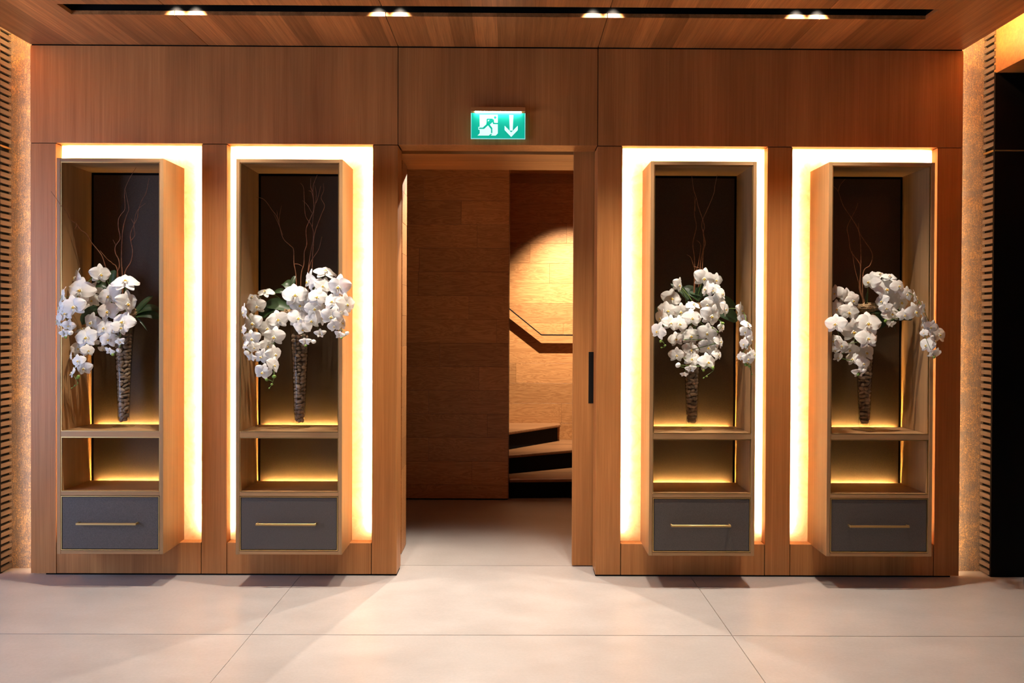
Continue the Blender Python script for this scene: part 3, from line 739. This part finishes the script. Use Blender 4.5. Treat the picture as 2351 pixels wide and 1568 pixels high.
def flower(parent, pos, size, n, roll, rr, half=False):
    """a flower facing along n"""
    yax = -n.normalized(); zax = Vector((0, 0, 1)); xax = yax.cross(zax)
    if xax.length < 0.1: xax = Vector((1, 0, 0))
    xax.normalize(); zax = xax.cross(yax)
    R = Matrix((xax, yax, zax)).transposed().to_4x4() @ Matrix.Rotation(roll, 4, 'Y')
    f = obj('flower', COL, pos, parent); f.rotation_euler = R.to_euler(); f.scale = (size,)*3
    def sub(name, me, ang, lean, dy, sc=1.0):
        o = bpy.data.objects.new(name, me); C.objects.link(o); o.parent = f
        M4 = Matrix.Rotation(ang, 4, 'Y') @ Matrix.Rotation(lean, 4, 'X')
        o.rotation_euler = M4.to_euler(); o.location = (0, dy, 0); o.scale = (sc,)*3
    ln = 0.75 if half else 0.0
    j = lambda s: rr.uniform(-s, s)
    pb = HALF if half else BROAD
    sub('petal', rr.choice(pb), math.radians(78)+j(0.12), ln+j(0.18), -0.012); sub('petal', rr.choice(pb), -math.radians(78)+j(0.12), ln+j(0.18), -0.018)
    sub('sepal', rr.choice(SEPAL), j(0.1), ln*0.9+j(0.15), 0.012); sub('sepal', rr.choice(SEPAL), math.radians(140)+j(0.1), ln*0.9+j(0.15), 0.012, 0.95); sub('sepal', rr.choice(SEPAL), -math.radians(140)+j(0.1), ln*0.9+j(0.15), 0.016, 0.95)
    sub('lip', LIP, j(0.1), 0, 0)

S4 = 4.3556
CROP = [(50, 560), (480, 560), (1420, 560), (1830, 560)]
# sprays: (description, depth at the root, depth at the tip, flowers (x, y, span, facing), white buds, green buds)
SPR = {
 0: [('left arching white orchid spray hanging over the edge of the far left cabinet', 5.03, 4.84,
      [(785, 300, 195, 'r'), (545, 335, 190, 'l'), (590, 460, 250, 'f'), (415, 520, 180, 'l'), (520, 625, 220, 'f'), (385, 635, 180, 'l'), (435, 695, 160, 'f'), (365, 765, 175, 'l'), (470, 815, 120, 'f'), (435, 890, 100, 'h')], [(490, 890, 52)], [(440, 935, 30)]),
     ('densest white orchid spray over the pebbles of the far left vase', 5.02, 4.95,
      [(1035, 380, 245, 'u'), (880, 520, 240, 'f'), (1050, 590, 240, 'r'), (865, 675, 210, 'f'), (1015, 780, 215, 'f'), (830, 840, 195, 'f'), (985, 835, 165, 'r'), (870, 955, 170, 'f'), (990, 970, 95, 'h'), (890, 1065, 95, 'h')], [(970, 1065, 55)], [(910, 1107, 35)]),
     ('lowest hanging white orchid spray in front of the far left cabinet', 5.05, 4.90,
      [(700, 780, 185, 'f'), (610, 860, 150, 'u'), (650, 935, 215, 'f'), (575, 1045, 165, 'f'), (660, 1065, 130, 'r'), (495, 1115, 120, 'l'), (565, 1170, 135, 'f'), (620, 1240, 155, 'f'), (510, 1285, 135, 'l')], [], [(565, 1330, 45), (560, 1390, 14), (530, 1415, 18), (500, 1442, 15)]),
     ('shaded white orchid spray at the back of the far left arrangement', 5.17, 5.14,
      [(740, 440, 140, 'f'), (700, 565, 160, 'f'), (655, 650, 100, 'f'), (740, 890, 110, 'd'), (730, 985, 90, 'd'), (810, 1050, 85, 'd')], [], [])],
 1: [('upper right white orchid spray spilling past the frame of the second cabinet', 5.0, 4.83,
      [(1165, 280, 215, 'u'), (1005, 370, 225, 'l'), (1140, 420, 180, 'f'), (1300, 425, 235, 'f'), (1085, 530, 190, 'f'), (1240, 575, 205, 'f'), (1370, 600, 205, 'r'), (1330, 670, 165, 'f'), (1225, 725, 200, 'f'), (1320, 785, 175, 'r'), (1250, 820, 125, 'f'), (1310, 905, 100, 'h')], [(1380, 893, 46)], [(1325, 942, 28)]),
     ('middle white orchid spray covering the mouth of the second vase', 5.03, 4.95,
      [(860, 510, 240, 'f'), (915, 605, 220, 'f'), (1055, 645, 190, 'f'), (895, 740, 205, 'f'), (1120, 735, 165, 'r'), (1030, 765, 165, 'f'), (935, 840, 180, 'd'), (1110, 892, 105, 'h'), (965, 970, 105, 'h')], [(1045, 976, 52)], [(965, 1018, 32)]),
     ('left arching white orchid spray inside the second cabinet', 5.10, 4.90,
      [(565, 485, 165, 'u'), (430, 540, 150, 'u'), (475, 620, 175, 'f'), (355, 680, 160, 'l'), (435, 790, 190, 'f'), (340, 860, 115, 'l'), (430, 945, 165, 'f'), (360, 1010, 115, 'l'), (450, 1035, 120, 'f'), (430, 1130, 95, 'h')], [(375, 1090, 60)], []),
     ('lower hanging white orchid spray left of the second vase', 5.06, 4.92,
      [(690, 755, 200, 'f'), (590, 840, 200, 'f'), (655, 925, 195, 'f'), (575, 1015, 170, 'r'), (655, 1100, 170, 'r'), (525, 1125, 150, 'f'), (645, 1210, 165, 'r'), (535, 1280, 165, 'f')], [], [(650, 1326, 45), (575, 1358, 36), (628, 1404, 28), (602, 1442, 18)])],
 2: [('topmost white orchid spray of the third cabinet', 5.08, 4.98,
      [(855, 340, 200, 'f'), (975, 360, 140, 'f'), (880, 450, 160, 'l'), (945, 460, 140, 'f'), (1025, 500, 150, 'r'), (960, 600, 200, 'f'), (885, 605, 130, 'f'), (1060, 650, 160, 'r'), (930, 715, 215, 'f'), (1030, 835, 110, 'r')], [], [(1042, 793, 36), (940, 838, 22), (990, 880, 22)]),
     ('left white orchid spray inside the third cabinet', 5.08, 4.94,
      [(600, 410, 150, 'r'), (530, 545, 200, 'f'), (745, 610, 150, 'u'), (445, 630, 110, 'l'), (490, 665, 180, 'f'), (620, 675, 165, 'f'), (735, 740, 190, 'f'), (430, 740, 165, 'l'), (520, 790, 165, 'f'), (610, 800, 175, 'f'), (400, 870, 180, 'l')], [], [(420, 975, 32), (465, 1016, 26), (430, 1037, 20)]),
     ('lower white orchid spray over the vase of the third cabinet', 5.04, 4.96,
      [(885, 890, 190, 'f'), (720, 920, 190, 'f'), (575, 950, 150, 'f'), (900, 1030, 190, 'f'), (1010, 975, 145, 'r'), (725, 1060, 170, 'f'), (580, 1110, 150, 'f'), (735, 1150, 170, 'f'), (890, 1180, 185, 'f'), (990, 1105, 135, 'r'), (720, 1240, 100, 'h'), (655, 1295, 75, 'h')], [(595, 1212, 58)], [(850, 1265, 30), (945, 1240, 38), (882, 1325, 22), (852, 1340, 18)]),
     ('thin white orchid spray hanging before the right frame of the third cabinet', 5.02, 4.86,
      [(1220, 660, 150, 'r'), (1235, 740, 90, 'f'), (1285, 800, 130, 'u'), (1270, 880, 120, 'f'), (1325, 960, 130, 'r'), (1260, 1000, 130, 'l'), (1225, 1125, 95, 'l'), (1345, 1105, 140, 'r'), (1295, 1150, 120, 'f')], [], [(1275, 1207, 42), (1310, 1225, 32), (1335, 1303, 18)])],
 3: [('right arching white orchid spray reaching past the frame of the far right cabinet', 5.06, 4.80,
      [(730, 375, 190, 'l'), (820, 310, 150, 'u'), (925, 330, 140, 'u'), (885, 450, 210, 'f'), (1010, 420, 155, 'f'), (1095, 500, 150, 'f'), (1180, 530, 140, 'r'), (1180, 675, 180, 'f'), (1260, 650, 145, 'r'), (1270, 770, 140, 'r'), (1335, 830, 140, 'f'), (1415, 905, 180, 'f'), (1370, 970, 145, 'r'), (1300, 1010, 160, 'l'), (1270, 890, 85, 'l'), (1375, 1100, 140, 'd')], [], [(1370, 1132, 34)]),
     ('short middle white orchid spray beside the moss of the far right vase', 5.04, 4.97,
      [(850, 570, 145, 'l'), (1030, 575, 240, 'f'), (890, 640, 125, 'f'), (940, 700, 180, 'f'), (1070, 712, 130, 'f'), (930, 790, 100, 'h')], [], [(885, 770, 38)]),
     ('left white orchid spray tumbling from the far right vase', 5.05, 4.93,
      [(385, 490, 160, 'l'), (500, 530, 185, 'f'), (555, 565, 150, 'f'), (390, 645, 170, 'f'), (520, 680, 195, 'f'), (388, 800, 200, 'o'), (710, 795, 245, 'f'), (560, 870, 235, 'f'), (700, 945, 215, 'f'), (370, 970, 135, 'l'), (440, 1015, 155, 'f'), (385, 1055, 120, 'd')], [], []),
     ('lowest white orchid flowers before the pebbles of the far right vase', 5.02, 4.96,
      [(530, 1050, 165, 'd'), (685, 1085, 190, 'f'), (410, 1130, 115, 'd'), (560, 1150, 145, 'l'), (660, 1195, 135, 'f'), (605, 1270, 135, 'h')], [(668, 1266, 55)], [(615, 1303, 42)])],
}
EDGE = [(144, 370), (545, 780), (1490, 1731), (1880, 2136)]    # where the cabinet frames stand in the photograph
FACE = {'f': (0, -1, 0.05), 'l': (-0.85, -0.6, 0.05), 'r': (0.85, -0.6, 0.05), 'u': (0.1, -0.55, 0.8), 'd': (0.05, -0.75, -0.6), 'o': (-0.5, -0.85, 0.05), 'h': (0.15, -0.8, -0.3)}
for i in range(4):
    ox, oy = CROP[i]; base = VASE[i]; mouth = base+Vector((0, 0, 0.66))
    P = lambda x, y, Y: pix(ox+x/S4, oy+y/S4, Y)
    for si, (lab, ya, yb, fl_, wb, gb_) in enumerate(SPR[i]):
        rr = random.Random(100*i+si)
        root = mouth+Vector((rr.uniform(-0.02, 0.02), rr.uniform(-0.02, 0.0), -0.05))
        sp = thing('orchid_spray', root, lab, 'orchid spray', 'white orchid sprays')
        n = len(fl_); pts = []
        for k, (x, y, s, fc) in enumerate(fl_):
            Y = ya+(yb-ya)*k/max(1, n-1)+(0.018 if k % 2 else -0.012)
            gx, gr = ox+x/S4, s/S4*0.56
            if fc == 'o' or gx-gr < EDGE[i][0]+4 or gx+gr > EDGE[i][1]-4: Y = min(Y, 4.862+(0.012 if k % 2 else -0.012))
            p = P(x, y, Y); size = s/S4/F*Y*1.09
            nv = Vector(FACE[fc])+Vector((rr.uniform(-0.28, 0.28), 0, rr.uniform(-0.22, 0.25)))
            flower(sp, p, size, nv, rr.uniform(-0.35, 0.35), rr, fc == 'h')
            pts.append(P(x, y, Y+0.03))
        for (x, y, s) in wb:
            Y = yb; o = obj('bud', BUDW, P(x, y, Y), sp); o.scale = (s/S4/F*Y,)*3; o.rotation_euler = (0, rr.uniform(0, 3), 0); pts.append(P(x, y, Y))
        for (x, y, s) in gb_:
            Y = yb; o = obj('bud', BUDG, P(x, y, Y), sp); o.scale = (s/S4/F*Y,)*3; o.rotation_euler = (0, rr.uniform(0, 3), 0); pts.append(P(x, y, Y))
        # main stem follows every second flower so that it stays a smooth arch, with short stalks to the others
        main = [pts[k] for k in range(0, len(pts), 2)]
        if (len(pts)-1) % 2: main.append(pts[-1])
        top = main[0].lerp(mouth, 0.5)+Vector((0, 0, 0.03))
        cur = catmull([root, top]+main, 5)
        paths = [(cur, 0.0030, 0.0014)]
        for k in range(1, len(pts), 2):
            q = min(cur, key=lambda v: (v-pts[k]).length)
            if (q-pts[k]).length > 0.004: paths.append(([q, q.lerp(pts[k], 0.5)+Vector((0, 0, 0.004)), pts[k]], 0.0016, 0.0013))
        tubes('stem', paths, M['stem'], sp, root, 5)

# leaves
LEAVES = {0: [((1130, 700), (1315, 520), 62), ((1140, 690), (1385, 655), 80), ((1130, 715), (1385, 745), 105), ((770, 640), (600, 810), 135), ((740, 420), (850, 440), 90), ((790, 380), (700, 330), 80), ((900, 420), (930, 260), 70), ((1130, 730), (1255, 870), 14)],
          1: [((815, 650), (555, 605), 135), ((800, 500), (645, 488), 62), ((820, 450), (868, 318), 50), ((830, 480), (735, 400), 95), ((680, 620), (510, 740), 150), ((1040, 800), (1170, 790), 60)],
          2: [((820, 560), (620, 450), 120), ((780, 560), (860, 420), 90), ((960, 560), (1180, 650), 110), ((1000, 690), (1190, 770), 150), ((560, 620), (362, 690), 90), ((700, 560), (520, 395), 80), ((900, 540), (700, 480), 100)],
          3: [((700, 690), (865, 690), 100), ((830, 680), (830, 850), 130), ((960, 760), (1155, 755), 85), ((680, 640), (700, 480), 26), ((900, 720), (990, 880), 14)]}
def leaf_mesh(a, b, wd, drop, rr):
    NU, NV = 10, 4; V, Fc = [], []
    d = b-a; L = d.length
    side = d.cross(Vector((0.0, -0.85, 0.5))).normalized(); nrm = side.cross(d).normalized()
    for k in range(NU+1):
        u = k/NU; c = a+d*u+Vector((0, 0, drop*math.sin(PI*u)))
        wv = wd*0.5*(0.30+0.70*math.sin(PI*min(1, 0.15+0.72*u)))*(1 if u < 0.75 else math.sqrt(max(0.0, 1-((u-0.75)/0.25)**2))+0.02)
        for j in range(NV+1):
            s = 2*j/NV-1
            V.append(c+side*s*wv+nrm*(abs(s)*wv*0.35))
    for k in range(NU):
        for j in range(NV):
            q = k*(NV+1)+j; Fc.append((q, q+1, q+NV+2, q+NV+1))
    return V, Fc
MOSS = [(1085, 700, 130, 100), (775, 705, 110, 90), (820, 640, 130, 90), (725, 640, 190, 90)]
for i in range(4):
    ox, oy = CROP[i]; base = VASE[i]; nm = NAMES[i]
    P = lambda x, y, Y: pix(ox+x/S4, oy+y/S4, Y)
    mouth = base+Vector((0, 0, 0.66)); rr = random.Random(900+i)
    fo = thing('orchid_foliage', mouth, 'dark green strap leaves among the orchids of the %s cabinet' % nm, 'leaves', 'orchid leaves in the vases')
    for (a, b, wd) in LEAVES[i]:
        A = P(a[0], a[1], 5.12); B = P(b[0], b[1], 5.12+rr.uniform(-0.05, 0.06))
        V, Fc = leaf_mesh(A, B, wd/S4/F*5.12, rr.uniform(0.005, 0.025), rr)
        obj('leaf', mesh('leaf', [v-A for v in V], Fc, M['leaf'], True), A, fo)
    # dry moss in the mouth of the vase
    bm = bmesh.new(); bmesh.ops.create_icosphere(bm, subdivisions=4, radius=1.0)
    x, y, wx, wz = MOSS[i]; c0 = P(x, y, 5.13)
    for q in bm.verts:
        n_ = q.co.copy(); k = 1+0.10*math.sin(9*n_.x+i)*math.sin(8*n_.y)+0.08*math.sin(17*n_.z+3*n_.x)+rr.uniform(-0.05, 0.05); q.co = Vector((n_.x*wx/S4/F*5.13*0.62, n_.y*0.055, n_.z*wz/S4/F*5.13*0.62))*k
    m = bpy.data.meshes.new('moss_mound'); bm.to_mesh(m); bm.free(); m.materials.append(M['moss']); m.shade_smooth()
    tag(obj('moss_mound', m, c0), 'tuft of dry beige moss in the vase mouth of the %s cabinet' % nm, 'moss', 'moss in the vase mouths')

# curly willow twigs; (crop origin, crop scale, list of (path, tip depth, branches))
TW = {0: ((100, 330), 5.0575, [
        ([(790, 1568), (725, 1440), (670, 1290), (560, 1150), (500, 1050), (430, 1000), (380, 930), (310, 880), (265, 790), (210, 730), (150, 640), (85, 550)], 4.86, [[(380, 930), (378, 965), (360, 990)]], 'long curly willow twig leaning out past the left frame of the far left cabinet'),
        ([(850, 1568), (880, 1430), (870, 1340), (835, 1270), (835, 1190), (890, 1100), (870, 980), (870, 880), (900, 820), (945, 750), (940, 560), (985, 430), (1075, 275)], 5.02, [[(835, 1170), (805, 1115)]], 'tallest curly willow twig in the far left cabinet'),
        ([(915, 1560), (905, 1350), (912, 1100), (930, 950), (965, 830), (990, 760), (970, 640), (950, 540)], 5.1, [], 'slender upright willow twig behind the tallest one in the far left cabinet'),
        ([(930, 1560), (1015, 1370), (1035, 1240), (1015, 1130), (1010, 1050), (1050, 940), (1090, 860), (1100, 780), (1140, 660), (1190, 570), (1225, 400)], 5.1, [[(1020, 1120), (1060, 1060), (1050, 960), (1070, 820), (1110, 750), (1185, 690)], [(1050, 930), (1015, 870)]], 'rightmost forked willow twig in the far left cabinet'),
        ([(860, 1500), (800, 1390), (740, 1340), (655, 1240)], 5.06, [], 'short left-leaning willow twig in the far left cabinet')]),
      1: ((500, 330), 5.0575, [
        ([(910, 1568), (885, 1390), (880, 1230), (840, 1180), (760, 1100), (720, 960), (690, 850), (630, 770), (555, 665), (500, 630), (447, 622)], 5.0, [[(710, 920), (720, 820), (740, 720)], [(690, 850), (692, 810), (685, 775)], [(755, 1060), (700, 920), (650, 820)], [(895, 1395), (940, 1400), (990, 1430)]], 'left-leaning curly willow twig in the second cabinet'),
        ([(965, 1568), (1000, 1400), (1005, 1260), (1035, 1160), (1025, 1000), (1070, 880), (1110, 780), (1115, 690), (1105, 560), (1110, 480), (1155, 362)], 5.06, [[(1090, 800), (1040, 710), (985, 660)], [(1110, 640), (1090, 560), (1055, 545)], [(1105, 560), (1080, 500), (1080, 400)]], 'tallest curly willow twig in the second cabinet'),
        ([(1035, 1568), (1070, 1320), (1110, 1100), (1095, 960), (1020, 840), (1005, 660), (995, 510), (960, 455)], 5.12, [[(1100, 960), (1110, 820), (1145, 600), (1125, 480)], [(1140, 690), (1170, 600), (1195, 490)]], 'forked upright willow twig in the second cabinet'),
        ([(1080, 1568), (1105, 1250), (1125, 1045), (1200, 830), (1240, 720), (1200, 630), (1230, 540), (1225, 460)], 5.12, [], 'rightmost tall willow twig in the second cabinet'),
        ([(1050, 1500), (1100, 1340), (1170, 1230), (1210, 1080)], 5.1, [], 'short right-leaning willow twig in the second cabinet')]),
      2: ((1480, 360), 5.6, [
        ([(730, 1568), (745, 1350), (755, 1200), (780, 1110), (755, 980), (770, 900), (745, 800), (690, 640), (665, 530), (630, 420), (605, 240)], 5.02, [], 'upright willow twig leaning left in the third cabinet'),
        ([(712, 1568), (715, 1380), (760, 1150), (755, 980), (735, 900), (745, 810), (790, 710), (835, 610), (890, 470), (905, 370), (935, 230)], 5.04, [], 'upright willow twig leaning right in the third cabinet'),
        ([(640, 1568), (640, 1300), (620, 1110), (665, 900), (640, 740), (650, 580), (665, 530)], 5.12, [[(650, 700), (640, 510)]], 'thin left willow twig at the back of the third cabinet'),
        ([(650, 1568), (690, 1380), (720, 1180), (710, 1110), (670, 1075)], 5.1, [[(660, 1480), (625, 1390), (590, 1290), (540, 1258)], [(630, 1415), (690, 1425), (720, 1460)]], 'short twisted willow twig just above the flowers of the third cabinet')]),
      3: ((1880, 360), 4.611, [
        ([(480, 1568), (430, 1400), (440, 1250), (430, 1130), (340, 1000), (315, 850), (300, 750), (345, 645), (390, 560), (413, 490)], 5.08, [], 'crossing willow twig leaning right at its tip in the far right cabinet'),
        ([(490, 1568), (440, 1380), (445, 1050), (425, 800), (350, 655), (260, 520), (205, 370), (150, 305)], 5.05, [[(205, 370), (225, 300), (280, 235)]], 'long willow twig leaning left with a forked tip in the far right cabinet'),
        ([(470, 1568), (470, 1230), (540, 1150), (568, 1060), (545, 980), (490, 900), (430, 800), (420, 700)], 5.1, [[(425, 1345), (385, 1200), (358, 1050), (350, 1000)]], 'right-bowed willow twig in the far right cabinet')])}
for i in range(4):
    (ox, oy), sc_, lst = TW[i]; base = VASE[i]
    for path, yt, br, lab in lst:
        n = len(path)
        Y = lambda k: 5.13+(yt-5.13)*(k/(n-1))**1.3
        root = base+Vector((random.uniform(-0.02, 0.02), 0, 0.60))
        tp = thing('willow_twig', root, lab, 'twig', 'curly willow twigs')
        pts = [root]+[pix(ox+x/sc_, oy+y/sc_, Y(k)) for k, (x, y) in enumerate(path)]
        tubes('main_shoot', [(catmull(pts, 5), 0.0034, 0.0012)], M['twig'], tp, root)
        for b in br:
            k0 = min(range(n), key=lambda k: (path[k][0]-b[0][0])**2+(path[k][1]-b[0][1])**2)
            bp = [pix(ox+x/sc_, oy+y/sc_, Y(k0)-0.008*j) for j, (x, y) in enumerate(b)]
            tubes('side_shoot', [(catmull(bp, 4), 0.0019, 0.0009)], M['twig'], tp, bp[0])
